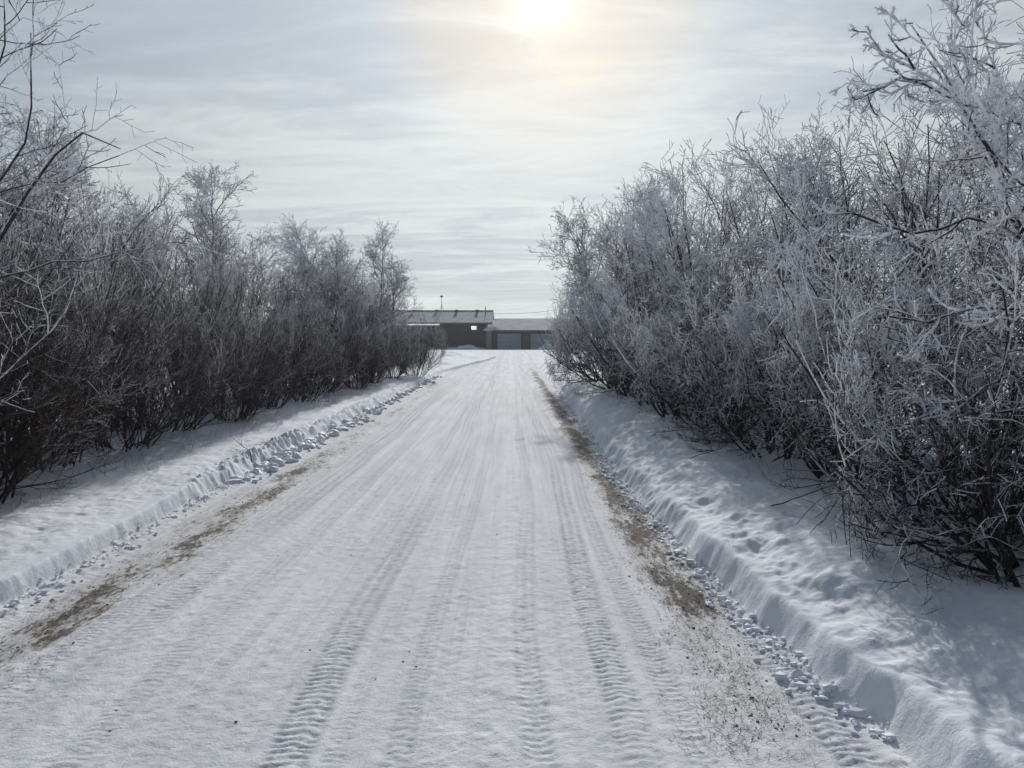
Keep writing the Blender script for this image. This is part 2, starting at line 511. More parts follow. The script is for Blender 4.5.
# ---------------------------------------------------------------- branch growing
def norm(a): return a / np.maximum(np.linalg.norm(a, axis=-1, keepdims=True), 1e-9)


def tubes(P, Rd, sides, frost):
    """P (N,m,3), Rd (N,m), frost (N,m) -> V,F,frost"""
    n, m, _ = P.shape
    T = np.empty_like(P)
    T[:, 1:-1] = P[:, 2:] - P[:, :-2]
    T[:, 0] = P[:, 1] - P[:, 0]
    T[:, -1] = P[:, -1] - P[:, -2]
    T = norm(T)
    ref = np.array([0.31, 0.17, 0.05])
    md = norm(P[:, -1] - P[:, 0])
    alt = np.where(np.abs(md[:, 2:3]) < 0.8, np.array([[0, 0, 1.0]]), np.array([[1.0, 0, 0]]))
    U = norm(np.cross(T, alt[:, None, :] + 0 * T))
    W = np.cross(T, U)
    a = np.arange(sides) * 2 * math.pi / sides
    ring = U[:, :, None, :] * np.cos(a)[None, None, :, None] + W[:, :, None, :] * np.sin(a)[None, None, :, None]
    Vt = P[:, :, None, :] + ring * Rd[:, :, None, None]
    fr = np.repeat(frost[:, :, None], sides, 2)
    idx = np.arange(n * m * sides).reshape(n, m, sides)
    nxt = np.roll(idx, -1, axis=2)
    Fq = np.stack([idx[:, :-1], nxt[:, :-1], nxt[:, 1:], idx[:, 1:]], -1).reshape(-1, 4)
    return Vt.reshape(-1, 3), Fq, fr.reshape(-1)


def merge(parts):
    b = 0
    Vs, Fs, Rs = [], [], []
    for v, f, r in parts:
        Vs.append(v); Fs.append(f + b); Rs.append(r)
        b += len(v)
    return np.concatenate(Vs), np.concatenate(Fs), np.concatenate(Rs)


UP = np.array([0, 0, 1.0])


def walk(rg, P0, D0, L, n, wob, up, droop=0.0):
    P = [P0]; D = norm(D0)
    for s in range(n):
        D = norm(D + wob * rg.normal(size=D.shape) + UP * (up - droop * (s / n) ** 1.0))
        P.append(P[-1] + D * (L / n)[:, None])
    return np.stack(P, 1)


def spawn(rg, P, Rd, cnt, t0, t1, ang, angv, lenf):
    """children starts along parents"""
    n, m, _ = P.shape
    t = t0 + (t1 - t0) * ((np.arange(cnt)[None, :] + rg.random((n, cnt))) / cnt)
    f = t * (m - 1)
    i = np.minimum(f.astype(int), m - 2)
    fr = (f - i)[..., None]
    r = np.arange(n)[:, None]
    A, B = P[r, i], P[r, i + 1]
    start = A * (1 - fr) + B * fr
    d = norm(B - A)
    rad = Rd[r, i] * (1 - fr[..., 0]) + Rd[r, i + 1] * fr[..., 0]
    q = norm(np.cross(d, norm(rg.normal(size=d.shape))))
    a = np.radians(ang + angv * rg.normal(size=t.shape))[..., None]
    nd = d * np.cos(a) + q * np.sin(a)
    return start.reshape(-1, 3), nd.reshape(-1, 3), t.reshape(-1), rad.reshape(-1), lenf(t).reshape(-1)


def plant(seed, roots, levels, H, frost0=0.1, frost1=0.9, split=1, first=None, reach=None):
    """roots: (P0,D0,L,r0). levels: dicts. returns (core, crown) raw tubes; levels < split are the core"""
    rg = np.random.default_rng(seed)
    core, crown = [], []
    P0, D0, L, r0 = roots
    for li, lv in enumerate(levels):
        if li == 0:
            if first is not None:
                P = first[0]; Rd = first[1]
            else:
                P = walk(rg, P0, D0, L, lv['n'], lv['wob'], lv['up'], lv.get('droop', 0))
                tt = np.linspace(0, 1, lv['n'] + 1)[None]
                Rd = r0[:, None] * (1 - tt) + lv['r1'] * tt
        else:
            st, nd, t, rad, lf = spawn(rg, P, Rd, lv['cnt'], lv['t0'], lv.get('t1', 1.0), lv['ang'], lv['angv'],
                                       lambda q: lv['len'] * (1 - lv.get('fall', .4) * q))
            keep = rg.random(len(st)) < lv.get('keep', 1.0)
            st, nd, rad, lf = st[keep], nd[keep], rad[keep], lf[keep]
            Lc = lf * rg.uniform(0.55, 1.3, len(st))
            P = walk(rg, st, nd, Lc, lv['n'], lv['wob'], lv['up'], lv.get('droop', 0))
            rr = np.minimum(rad * 0.8, lv['r0'])
            rr = np.maximum(rr, lv['r1'])
            tt = np.linspace(0, 1, lv['n'] + 1)[None]
            Rd = rr[:, None] * (1 - tt) + lv['r1'] * tt
        P[..., 2] = np.maximum(P[..., 2], 0.0 if li == 0 else 0.03)
        if reach:
            hr = np.hypot(P[..., 0], P[..., 1])
            k_ = np.where(hr > reach * .6, (reach * .6 + reach * .4 * np.tanh((hr - reach * .6) / (reach * .55))) / np.maximum(hr, 1e-6), 1.0)
            P[..., 0] *= k_; P[..., 1] *= k_
        hfr = np.clip(P[..., 2] / H, 0, 1)
        rad_xy = np.clip(np.hypot(P[..., 0], P[..., 1]) / (0.45 * H), 0, 1)
        fr = frost0 + (frost1 - frost0) * np.clip(0.7 * hfr + 0.45 * rad_xy, 0, 1.2) + lv.get('fr', 0.0)
        fr = fr + 0.22 * rg.normal(size=(len(P), 1))
        Rt = Rd * (1 + lv.get('bump', 0.0) * rg.normal(size=Rd.shape)) + lv.get('rime', 0.0) * np.clip(fr, 0, 1)
        (core if li < split else crown).append(tubes(P, Rt, lv.get('sides', 3), fr))
    return merge(core), merge(crown)


def fan_roots(rg, n, spread, lean0, lean1, l0, l1, r0):
    a = rg.random(n) * 2 * math.pi
    rr = spread * np.sqrt(rg.random(n))
    P0 = np.stack([rr * np.cos(a), rr * np.sin(a), np.full(n, -0.06)], 1)
    le = np.radians(rg.uniform(lean0, lean1, n))
    a2 = a + rg.normal(size=n) * 0.5
    D = np.stack([np.sin(le) * np.cos(a2), np.sin(le) * np.sin(a2), np.cos(le)], 1)
    return P0, D, rg.uniform(l0, l1, n) * (1 - 0.15 * le), rg.uniform(0.6, 1.15, n) * r0


def make_dark_fan(seed):
    rg = np.random.default_rng(seed)
    roots = fan_roots(rg, 42, 0.50, 2, 52, 1.5, 3.1, 0.012)
    roots[1][:, 0] += .08
    lv = [dict(n=8, wob=.09, up=.03, r1=.004, sides=5, fr=-.5),
          dict(cnt=8, t0=.06, ang=24, angv=9, len=1.05, fall=.5, n=5, wob=.09, up=.07, r0=.007, r1=.0028, fr=-.18),
          dict(cnt=6, t0=.15, ang=32, angv=12, len=.48, fall=.4, n=4, wob=.13, up=.05, r0=.0038, r1=.0022, fr=-.05),
          dict(cnt=5, t0=.15, ang=42, angv=14, len=.17, fall=.3, n=2, wob=.18, up=.03, r0=.0026, r1=.0017, fr=.05)]
    return plant(seed + 1, roots, lv, 3.0, -0.50, 0.66, reach=2.1)


def make_tall_shrub(seed, f0=.1, f1=1.0, H=4.0, last=6):
    rg = np.random.default_rng(seed)
    roots = fan_roots(rg, 15, 0.35, 2, 24, H * .72, H * .98, 0.024)
    lv = [dict(n=9, wob=.08, up=.05, r1=.005, sides=5, fr=-.45),
          dict(cnt=10, t0=.08, ang=32, angv=11, len=1.3, fall=.55, n=6, wob=.13, up=.08, r0=.010, r1=.0035, fr=-.1, sides=3),
          dict(cnt=7, t0=.15, ang=38, angv=14, len=.5, fall=.4, n=4, wob=.16, up=.05, r0=.0045, r1=.0028, rime=.0012),
          dict(cnt=last, t0=.1, ang=46, angv=16, len=.15, fall=.3, n=2, wob=.2, up=.02, r0=.003, r1=.0026, fr=.1, rime=.0016)]
    return plant(seed + 1, roots, lv, H, f0, f1)


HOAR = dict(cnt=6, t0=.05, ang=66, angv=16, len=.020, fall=.2, n=1, wob=.05, up=0, r0=.0013, r1=.0005, fr=.5)


def make_arch(seed, H=3.0, k=1.0, hoar=False):
    rg = np.random.default_rng(seed)
    roots = fan_roots(rg, 20, 0.45, 5, 58, 1.7, 3.1, 0.02)
    lv = [dict(n=9, wob=.12, up=.03, droop=.10, r1=.004, sides=5, fr=-.35),
          dict(cnt=9, t0=.04, ang=42, angv=16, len=1.15, fall=.5, n=6, wob=.19, up=.02, droop=.05, r0=.009, r1=.0035, fr=-.05),
          dict(cnt=6, t0=.12, ang=48, angv=18, len=.45, fall=.4, n=4, wob=.22, up=.01, droop=.02, r0=.0042, r1=.0028, rime=.0016 * k, bump=.1),
          dict(cnt=5, t0=.1, ang=52, angv=18, len=.14, fall=.3, n=2, wob=.25, up=.02, r0=.003, r1=.0025, fr=.15, rime=.0022 * k, bump=.15)]
    if hoar: lv.append(HOAR)
    return plant(seed + 1, roots, lv, H, -0.42, 1.0, reach=1.9)


def make_tree(seed, H=4.6, fr0=.1, fr1=1.0, wild=.10):
    rg = np.random.default_rng(seed)
    n = 2
    P0 = rg.normal(size=(n, 3)) * 0.06; P0[:, 2] = -.08
    D0 = np.array([[.1, 0, 1.0], [-.18, .1, 1.0]])
    roots = (P0, D0, np.array([H * .95, H * .75]), np.array([.055, .035]))
    lv = [dict(n=14, wob=wild, up=.10, r1=.008, sides=7, fr=-.5),
          dict(cnt=20, t0=.22, ang=42, angv=12, len=1.7, fall=.62, n=7, wob=.14, up=.10, r0=.018, r1=.005, fr=-.15, sides=4),
          dict(cnt=9, t0=.15, ang=40, angv=14, len=.62, fall=.4, n=4, wob=.17, up=.07, r0=.006, r1=.0034, rime=.0012),
          dict(cnt=5, t0=.12, ang=46, angv=16, len=.26, fall=.35, n=3, wob=.2, up=.05, r0=.0038, r1=.003, rime=.0015),
          dict(cnt=4, t0=.15, ang=48, angv=16, len=.09, fall=.3, n=1, wob=.2, up=.02, r0=.003, r1=.0028, fr=.15, rime=.0015)]
    return plant(seed + 1, roots, lv, H, fr0, fr1)


PROTO = {}


def proto(key, raw, mat, core_name):
    """meshes only; objects are linked where the plants stand"""
    (v, f, r), (v2, f2, r2) = raw
    a = mesh_np(core_name, v, f, mat, attrs={'frost': r})
    b = mesh_np('crown', v2, f2, mat, attrs={'frost': r2})
    PROTO[key] = [a, b, False]


def place(key, name, x, y, rz, sc, label, cat, group=None, tilt=(0, 0), sink=0.0, scz=None):
    a, b, used = PROTO[key]
    root = empty(name, (x, y, hz(x, y) - sink), rz)
    root.rotation_euler = (tilt[0], tilt[1], rz)
    root.scale = (sc, sc, scz or sc)
    tag(root, label, cat, group)
    for o in (a, b):
        c = o if not used else o.copy()
        if used: S.collection.objects.link(c)
        c.parent = root
    PROTO[key][2] = True
    return root


for i in range(4): proto('fan%d' % i, make_dark_fan(100 + i * 11), M_left, 'stems')
for i in range(3): proto('ltall%d' % i, make_tall_shrub(200 + i * 7, -.35, .9, 3.8), M_left, 'stems')
for i in range(4): proto('arch%d' % i, make_arch(300 + i * 13), M_right, 'stems')
proto('near_arch', make_arch(377, 3.0, .45, True), M_right, 'stems')
for i in range(3): proto('rtall%d' % i, make_tall_shrub(400 + i * 17, -.25, 1.1, 4.2, 4), M_right, 'stems')
for i in range(3): proto('tree%d' % i, make_tree(500 + i * 19, 4.6, -.2, 1.0, .08 if i else .15), M_right, 'trunk')

rs = random.Random(4)


def ORD_LAB(side, o):
    return 'frost covered arching shrub, %s from the camera along the %s snow bank' % (o, side)

ORD = ['nearest', 'second', 'third', 'fourth', 'fifth', 'sixth', 'seventh', 'eighth', 'ninth', 'tenth', 'eleventh', 'twelfth', 'thirteenth', 'fourteenth', 'fifteenth']


def row(keys, name, spots, lab, cat, group):
    for i, (x, y, s) in enumerate(spots):
        place(keys[i % len(keys)], name, x, y, rs.uniform(-.6, .6) if keys[0] == 'fan0' else rs.uniform(0, 6.28), s, lab[i] if isinstance(lab, list) else lab.format(ORD[i]), cat, group)


# left side
row(['fan0', 'fan1', 'fan2', 'fan3'], 'dark_shrub',
    [(-5.05, 4.9, 1.05), (-4.75, 6.5, .92), (-5.15, 8.2, 1.0), (-4.9, 9.7, .78), (-5.1, 11.5, .9), (-4.8, 13.2, .72), (-5.0, 15.4, .88), (-4.75, 17.4, .72),
     (-4.95, 20.0, .86), (-4.55, 22.4, .70), (-4.7, 25.4, .85), (-4.35, 28.4, .72)],
    'low dark bare shrub, {} from the camera along the left snow bank', 'shrub', 'dark shrubs along the left snow bank')
row(['ltall0', 'ltall1', 'ltall2'], 'tall_shrub',
    [(-5.6, 6.2, 1.0), (-5.7, 8.6, .97), (-5.8, 11.0, .92), (-5.7, 13.6, .92), (-5.7, 16.5, .92), (-5.6, 19.6, .95), (-5.4, 23.0, .98), (-5.2, 26.6, 1.0)],
    'tall frosted shrub, {} from the camera behind the dark left shrubs', 'shrub', 'tall shrubs behind the left front shrubs')
place('fan2', 'dark_shrub', -3.85, 30.6, 1.1, .80, 'small pale frosted shrub ending the left hedge nearest the house', 'shrub', 'dark shrubs along the left snow bank')
place('tree0', 'frosted_tree', -6.3, 15.6, 0.6, 1.02, 'frosted tree with crooked dark trunk standing above the left hedge', 'tree', 'frosted trees rising over the hedges')
place('tree1', 'frosted_tree', -6.7, 11.6, 2.0, .98, 'frosted tree rising over the left hedge, nearest the camera on that side', 'tree', 'frosted trees rising over the hedges')
place('tree2', 'frosted_tree', -5.4, 22.5, 3.0, 1.08, 'upright frosted tree in the far left clump, nearer of the two', 'tree', 'frosted trees rising over the hedges')
place('tree0', 'frosted_tree', -5.6, 25.0, 5.2, 1.12, 'frosted tree in the middle of the far left clump', 'tree', 'frosted trees rising over the hedges')
place('tree1', 'frosted_tree', -4.9, 28.5, 4.4, 1.12, 'upright frosted tree at the far left clump, closest to the house', 'tree', 'frosted trees rising over the hedges')
# right side
place('near_arch', 'arching_shrub', 3.05, 4.15, 0.4, .88, 'frost covered shrub closest to the camera at the right snow bank', 'shrub', 'arching shrubs along the right snow bank')
row(['arch0', 'near_arch', 'arch1', 'arch2', 'arch3'], 'arching_shrub',
    [(3.85, 4.9, 1.0), (3.2, 5.7, .88), (3.25, 7.1, .88), (3.1, 8.7, .9), (3.0, 10.5, .92), (2.9, 12.6, .95), (2.8, 15.0, 1.05), (2.85, 17.6, 1.15), (2.9, 20.6, 1.25), (3.0, 23.8, 1.3)],
    [ORD_LAB('right', o) for o in ORD[1:11]], 'shrub', 'arching shrubs along the right snow bank')
row(['rtall0', 'rtall1', 'rtall2'], 'tall_shrub',
    [(4.7, 5.4, 1.08), (4.5, 7.4, 1.06), (4.3, 9.6, 1.02), (4.2, 11.9, 1.10), (4.1, 14.4, 1.18), (4.0, 17.2, 1.24), (3.9, 20.4, 1.28)],
    'tall frost white shrub, {} from the camera in the back of the right hedge', 'shrub', 'tall shrubs at the back of the right hedge')
place('tree2', 'frosted_tree', 2.95, 22.6, 1.5, 1.3, 'frosted tree leading the right hedge end, branches hiding the garage end', 'tree', 'frosted trees rising over the hedges')
place('tree1', 'frosted_tree', 4.2, 25.0, 0.2, 1.35, 'frosted tree behind the end tree of the right hedge', 'tree', 'frosted trees rising over the hedges')
place('tree0', 'frosted_tree', 5.3, 11.6, 0.9, 1.1, 'frosted tree over the middle of the right hedge', 'tree', 'frosted trees rising over the hedges')


# two near trees whose limbs reach into the picture
def at(px, py, d):
    yy = d
    return np.array([(px - 512) / FPX * yy, yy, CAM_H + (340 - py) / FPX * yy])


def limb_tree(name, mat, root_xy, limbs, label, seed, f0, f1, spur=1.0, core='trunk'):
    """limbs: list of (points, r0, r1); each grown from the trunk base area"""
    rg = np.random.default_rng(seed)
    bx_, by_ = root_xy
    bz_ = hz(bx_, by_)
    P, Rr_ = [], []
    m = 15
    for pts, r0, r1 in limbs:
        pts = np.array(pts, float) - np.array([bx_, by_, bz_])
        seg = np.r_[0, np.cumsum(np.linalg.norm(np.diff(pts, axis=0), axis=1))]
        tt = np.linspace(0, seg[-1], m)
        q = np.stack([np.interp(tt, seg, pts[:, i]) for i in range(3)], 1)
        q[1:-1] = (q[:-2] + 2 * q[1:-1] + q[2:]) / 4
        q += rg.normal(size=q.shape) * 0.012
        P.append(q)
        Rr_.append(np.linspace(r0, r1, m))
    P, Rr_ = np.array(P), np.array(Rr_)
    lv = [dict(sides=7, fr=-.1, bump=.04),
          dict(cnt=10, t0=.28, ang=40, angv=14, len=.36, fall=.45, n=6, wob=.14, up=.06, r0=.0055, r1=.0028, sides=5, rime=.0014, bump=.12),
          dict(cnt=4, t0=.15, ang=45, angv=14, len=.14, fall=.3, n=4, wob=.14, up=.05, r0=.0036, r1=.0024, sides=4, rime=.0016, bump=.18, fr=.1),
          dict(cnt=3, t0=.2, ang=45, angv=14, len=.06, fall=.2, n=2, wob=.1, up=.03, r0=.0030, r1=.0020, sides=4, rime=.0015, bump=.2, fr=.2)]
    if spur >= 1: lv.append(dict(HOAR, cnt=10, len=.024))
    if spur < 1:
        lv[1]['len'] = .6; lv[2]['len'] = .26
        for l in lv[1:]: l['rime'] = .0006; l['bump'] = .06; l['r0'] *= .6; l['r1'] *= .6
    (v, f, fr), (v2, f2, r2) = plant(seed, (None,) * 4, lv, 3.6, f0, f1, first=(P, Rr_))
    e = empty(name, (bx_, by_, bz_))
    tag(e, label, 'tree', 'trees whose limbs reach into the picture')
    mesh_np(core, v, f, mat, e, attrs={'frost': fr})
    mesh_np('crown', v2, f2, mat, e, attrs={'frost': r2})
    return e


rx, ry = 3.75, 4.5
rb = (rx, ry, hz(rx, ry) - .1)
fork = (rx - .1, ry - .1, 1.7)
fork2 = (rx - .25, ry - .2, 2.2)
limb_tree('overhanging_tree', M_right, (rx, ry), [
    ([rb, fork, at(1090, 330, 4.4), at(1015, 240, 4.2), at(985, 160, 4.1), at(957, 112, 4.0), at(925, 72, 3.9), at(903, 35, 3.85)], .040, .004),
    ([fork, at(1015, 240, 4.2), at(957, 112, 4.0), at(915, 82, 3.8), at(870, 55, 3.65)], .014, .006),
    ([fork2, at(1010, 190, 4.1), at(950, 105, 4.0), at(895, 78, 3.9), at(852, 97, 3.8)], .012, .006),
    ([fork2, at(1010, 130, 4.4), at(990, 90, 4.4), at(975, 45, 4.4)], .014, .006),
    ([fork, at(1010, 200, 4.5), at(945, 90, 4.3), at(941, -30, 4.2)], .010, .006),
    ([fork, at(1000, 160, 4.2), at(958, 75, 4.1), at(968, -30, 4.0)], .010, .006),
    ([fork2, at(1060, 150, 4.0), at(1035, 60, 3.8), at(1010, 40, 3.7)], .016, .007),
    ([fork, at(1050, 260, 3.9), at(980, 215, 3.7), at(900, 240, 3.6), at(840, 215, 3.6)], .012, .005),
    ([fork, at(1060, 330, 3.8), at(1000, 300, 3.6), at(930, 330, 3.5), at(890, 320, 3.5)], .012, .005),
    ([rb, at(1080, 400, 4.2), at(1010, 370, 4.0), at(940, 420, 3.9)], .014, .005),
    ([fork2, at(1120, 100, 3.4), at(1040, 42, 3.0), at(1012, 12, 2.9), at(995, -20, 2.9)], .020, .011),
], 'big frost rimed tree at the right edge whose spurred limbs stand against the sky', 71, .25, .85)

lx, ly = -4.35, 4.1
lb = (lx, ly, hz(lx, ly) - .1)
lf = (lx + .1, ly, 1.5)
limb_tree('arching_tree', M_left, (lx, ly), [
    ([lb, lf, at(-60, 330, 4.3), at(0, 250, 4.3), at(50, 180, 4.2), at(62, 140, 4.1), at(92, 122, 4.0), at(126, 152, 3.9)], .028, .003),
    ([lf, at(-60, 260, 4.3), at(0, 187, 4.2), at(38, 145, 4.1), at(46, 95, 4.0), at(38, 40, 4.0)], .014, .003),
    ([lf, at(-50, 200, 4.4), at(0, 100, 4.3), at(28, 50, 4.2), at(18, -10, 4.2)], .012, .003),
    ([lf, at(-80, 310, 4.5), at(0, 272, 4.6), at(80, 262, 4.7), at(180, 243, 4.9)], .014, .003),
    ([lf, at(-60, 220, 4.2), at(10, 190, 4.3), at(75, 180, 4.4), at(122, 158, 4.5)], .010, .003),
    ([lf, at(-70, 150, 4.6), at(0, 60, 4.6), at(30, 20, 4.6), at(58, 30, 4.5)], .012, .003),
    ([lb, at(-50, 420, 4.6), at(0, 380, 4.8), at(60, 330, 5.0), at(90, 250, 5.2)], .014, .004),
], 'thin dark arching limbs reaching in high at the left edge of the lane', 88, -.1, .75, spur=.5)

# ---------------------------------------------------------------- small things on the snow
def blades(name, mat, n, seed, xf, ylo, yhi, hmin, hmax, lie, clump=0.05, per=9, thin=.0016):
    rg = np.random.default_rng(seed)
    k = n // per
    yc = ylo * (yhi / ylo) ** rg.random(k)
    xc = xf(yc, rg)
    x = np.repeat(xc, per) + rg.normal(size=k * per) * clump
    y = np.repeat(yc, per) + rg.normal(size=k * per) * clump * 1.5
    a = rg.random(len(x)) * 6.283
    le = np.radians(rg.uniform(lie[0], lie[1], len(x)))
    D = np.stack([np.sin(le) * np.cos(a), np.sin(le) * np.sin(a), np.cos(le)], 1)
    P0 = np.stack([x, y, height(x, y) - .004], 1)
    P = walk(rg, P0, D, rg.uniform(hmin, hmax, len(x)), 3, .16, -.05)
    P[..., 2] = np.maximum(P[..., 2], P0[:, None, 2] + .002)
    Rd = np.linspace(thin, thin * .4, 4)[None] * rg.uniform(.7, 1.4, (len(x), 1))
    v, f, fr = tubes(P, Rd, 3, np.zeros(P.shape[:2]))
    return mesh_np(name, v, f, mat)


M_straw = simple('straw', c4(.27, .22, .15), .8, 30, c4(.10, .078, .055))
g1 = blades('dry_grass', M_straw, 16000, 5, lambda y, rg: np.where(rg.random(len(y)) < .72, 1.06 - .10 * sst(4, 3, y) + .13 * rg.normal(size=len(y)), -2.58 + .12 * rg.normal(size=len(y))), 2.9, 26, .012, .055, (40, 95), .035, 14, .0009)
tag(g1, 'flattened straw coloured grass along both bare edges of the driveway', 'grass', kind='stuff')
g2 = blades('grass_stems', M_straw, 420, 6, lambda y, rg: np.where(rg.random(len(y)) < .6, 2.35 + .3 * rg.random(len(y)), -3.95 - .35 * rg.random(len(y))), 3.6, 24, .12, .38, (5, 55), .07, 4)
tag(g2, 'thin dry grass stems poking out of the snow below the hedges', 'grass', kind='stuff')


def lumps(name, mat, n, seed, pos, smin, smax):
    rg = np.random.default_rng(seed)
    t_ = (1 + 5 ** .5) / 2
    base = norm(np.array([(-1, t_, 0), (1, t_, 0), (-1, -t_, 0), (1, -t_, 0), (0, -1, t_), (0, 1, t_), (0, -1, -t_), (0, 1, -t_), (t_, 0, -1), (t_, 0, 1), (-t_, 0, -1), (-t_, 0, 1)], float))
    fc = np.array([(0, 11, 5), (0, 5, 1), (0, 1, 7), (0, 7, 10), (0, 10, 11), (1, 5, 9), (5, 11, 4), (11, 10, 2), (10, 7, 6), (7, 1, 8), (3, 9, 4), (3, 4, 2), (3, 2, 6), (3, 6, 8), (3, 8, 9), (4, 9, 5), (2, 4, 11), (6, 2, 10), (8, 6, 7), (9, 8, 1)])
    x, y = pos(rg, n)
    s_ = smin * (smax / smin) ** (rg.random(n) ** 1.6)
    b = base[None] * (1 + .28 * rg.normal(size=(n, 12, 1)))
    b = b * s_[:, None, None] * np.stack([rg.uniform(.7, 1.3, n), rg.uniform(.7, 1.5, n), rg.uniform(.45, .9, n)], 1)[:, None, :]
    Vv = b + np.stack([x, y, height(x, y) + s_ * .25], 1)[:, None, :]
    Ff = fc[None] + (np.arange(n) * 12)[:, None, None]
    return mesh_np(name, Vv.reshape(-1, 3), Ff.reshape(-1, 3), mat, smooth=smin > .02)


def pclod(rg, n):
    y = 8.5 * (34 / 8.5) ** rg.random(n)
    return xl(y) + .04 + np.abs(.13 * rg.normal(size=n)), y


def pcrumb(rg, n):
    y = 3.0 * (22 / 3.0) ** rg.random(n)
    left = rg.random(n) < .5
    x = np.where(left, xl(y) + np.abs(.10 * rg.normal(size=n)), xr(y) - np.abs(.09 * rg.normal(size=n)))
    return x, y


def pdirt(rg, n):
    y = 3.0 * (18 / 3.0) ** rg.random(n)
    x = np.where(rg.random(n) < .55, 1.07 + .12 * rg.normal(size=n), -2.58 + .14 * rg.normal(size=n))
    x = np.where(rg.random(n) < .06, rg.uniform(-2.4, 1.2, n), x)
    return x, y


tag(lumps('snow_clods', M_snow, 420, 3, pclod, .022, .085), 'broken chunks of plowed snow along the left road edge', 'snow clods', kind='stuff')
def pclod2(rg, n):
    y = 3.2 * (30 / 3.2) ** rg.random(n)
    return xr(y) - .05 - np.abs(.06 * rg.normal(size=n)), y


tag(lumps('snow_clods', M_snow, 380, 13, pclod2, .010, .035), 'broken snow chunks along the foot of the shaded right bank', 'snow clods', kind='stuff')
tag(lumps('snow_crumbs', M_snow, 1800, 4, pcrumb, .006, .022), 'small snow crumbs fallen at the foot of both banks', 'snow crumbs', kind='stuff')
tag(lumps('grit', simple('grit', c4(.13, .10, .075), .9, 20, c4(.28, .23, .18)), 1700, 8, pdirt, .0022, .0075), 'dark grit and soil crumbs on the bare road edges', 'grit', kind='stuff')


def stick(name, x, y, ang, L, r, label, seed, lift=.02, mat=M_right, cnt=5):
    rg = np.random.default_rng(seed)
    z = hz(x, y)
    D = np.array([[math.cos(ang), math.sin(ang), lift]])
    P = walk(rg, np.zeros((1, 3)), D, np.array([L]), 8, .10, .0)
    P[..., 2] = height(P[..., 0] + x, P[..., 1] + y) - z + np.linspace(.008, .008 + lift * L, 9)[None]
    Rd = np.linspace(r, r * .4, 9)[None]
    lv = [dict(sides=6), dict(cnt=cnt, t0=.25, ang=40, angv=12, len=L * .4, n=4, wob=.1, up=.02, r0=r * .5, r1=r * .3)]
    (v, f, fr), (v2, f2, r2) = plant(seed, (None,) * 4, lv, 1.0, -.2, .3, first=(P, Rd))
    v = np.concatenate([v, v2]); f = np.concatenate([f, f2 + len(v) - len(v2)]); fr = np.concatenate([fr, r2])
    o = mesh_np(name, v, f, mat, attrs={'frost': fr})
    o.location = (x, y, z)
    return tag(o, label, 'branch', 'sticks lying on the snow banks')


stick('fallen_branch', 2.42, 4.95, R(118), .85, .011, 'dark fallen branch slanting out of the right hedge onto shaded snow', 21, .55)
stick('fallen_branch', 2.0, 5.9, R(20), .8, .005, 'thin forked dead branch lying before the right hedge further up', 22, .18)
stick('fallen_branch', -3.25, 9.6, R(125), .95, .006, 'thin curved stick lying on sunlit snow of the left bank', 23, .10)
stick('fallen_branch', 1.9, 8.2, R(10), .9, .005, 'bare twig drooping over the right bank beside the mid hedge', 24, .35)

# ---------------------------------------------------------------- house
M_brown = simple('brown_siding', c4(.055, .047, .043), .8, 1.5, c4(.085, .07, .063), stretch=(1, 1, 12))
M_snowroof = simple('snowy_roof', c4(.25, .275, .32), .85, 1.2, c4(.17, .19, .225))
M_fascia = simple('fascia', c4(.12, .12, .13), .7)
M_white = simple('white_trim', c4(.7, .7, .7), .6)
M_door = simple('garage_door', c4(.34, .38, .41), .5, 2.0, c4(.40, .43, .46))
M_reddoor = simple('red_brown_door', c4(.11, .06, .05), .6, 3, c4(.14, .08, .065))
M_brick = simple('tan_brick', c4(.22, .17, .15), .85, 8, c4(.33, .27, .24))
M_glass = simple('window_pane', c4(.6, .65, .7), .08)
M_metal = simple('dark_metal', c4(.06, .06, .065), .5, metal=.6)
M_wood = simple('weathered_wood', c4(.16, .13, .10), .8, 10, c4(.24, .2, .16))

house = empty('ranch_house', (-6, 98, .40))
tag(house, 'long low brown house with grey roof and attached garage at the driveway end', 'house')
ox, oy, oz = -6, 98, .40


def rel(mb):
    mb.v = [(p[0] - ox, p[1] - oy, p[2] - oz) for p in mb.v]
    return mb


w_ = MB().box(-22, -2.8, 98, 108, .2, 3.72)
w_.prism([(98, 3.72), (108, 3.72), (103, 5.2)], -21.9, -2.9)
rel(w_).build('wall', M_brown, house)
rf = MB().prism([(97.3, 3.60), (103, 5.30), (108.7, 3.60), (108.7, 3.76), (103, 5.48), (97.3, 3.76)], -22.4, -2.45)
roof = rel(rf).build('roof', M_snowroof, house)
rel(MB().box(-22.4, -2.45, 97.22, 97.30, 3.56, 3.78)).build('fascia', M_fascia, roof)
rel(MB().box(-22.4, -2.45, 102.9, 103.1, 5.46, 5.54)).build('ridge_cap', M_fascia, roof)
for xx_ in (-9.95, -7.3, -4.6, -13.0):
    rel(MB().box(xx_ - .15, xx_ + .15, 102.2, 102.6, 5.1, 5.52).box(xx_ - .2, xx_ + .2, 102.15, 102.65, 5.52, 5.58)).build('roof_vent', M_metal, roof)
M_skyglow = bpy.data.materials.new('sky_reflection_glow'); M_skyglow.use_nodes = True  # emission stands in for bright sky reflected in the glass, no lamp inside
M_skyglow.node_tree.nodes['Principled BSDF'].inputs['Emission Color'].default_value = c4(1, .98, .95)
M_skyglow.node_tree.nodes['Principled BSDF'].inputs['Emission Strength'].default_value = .75
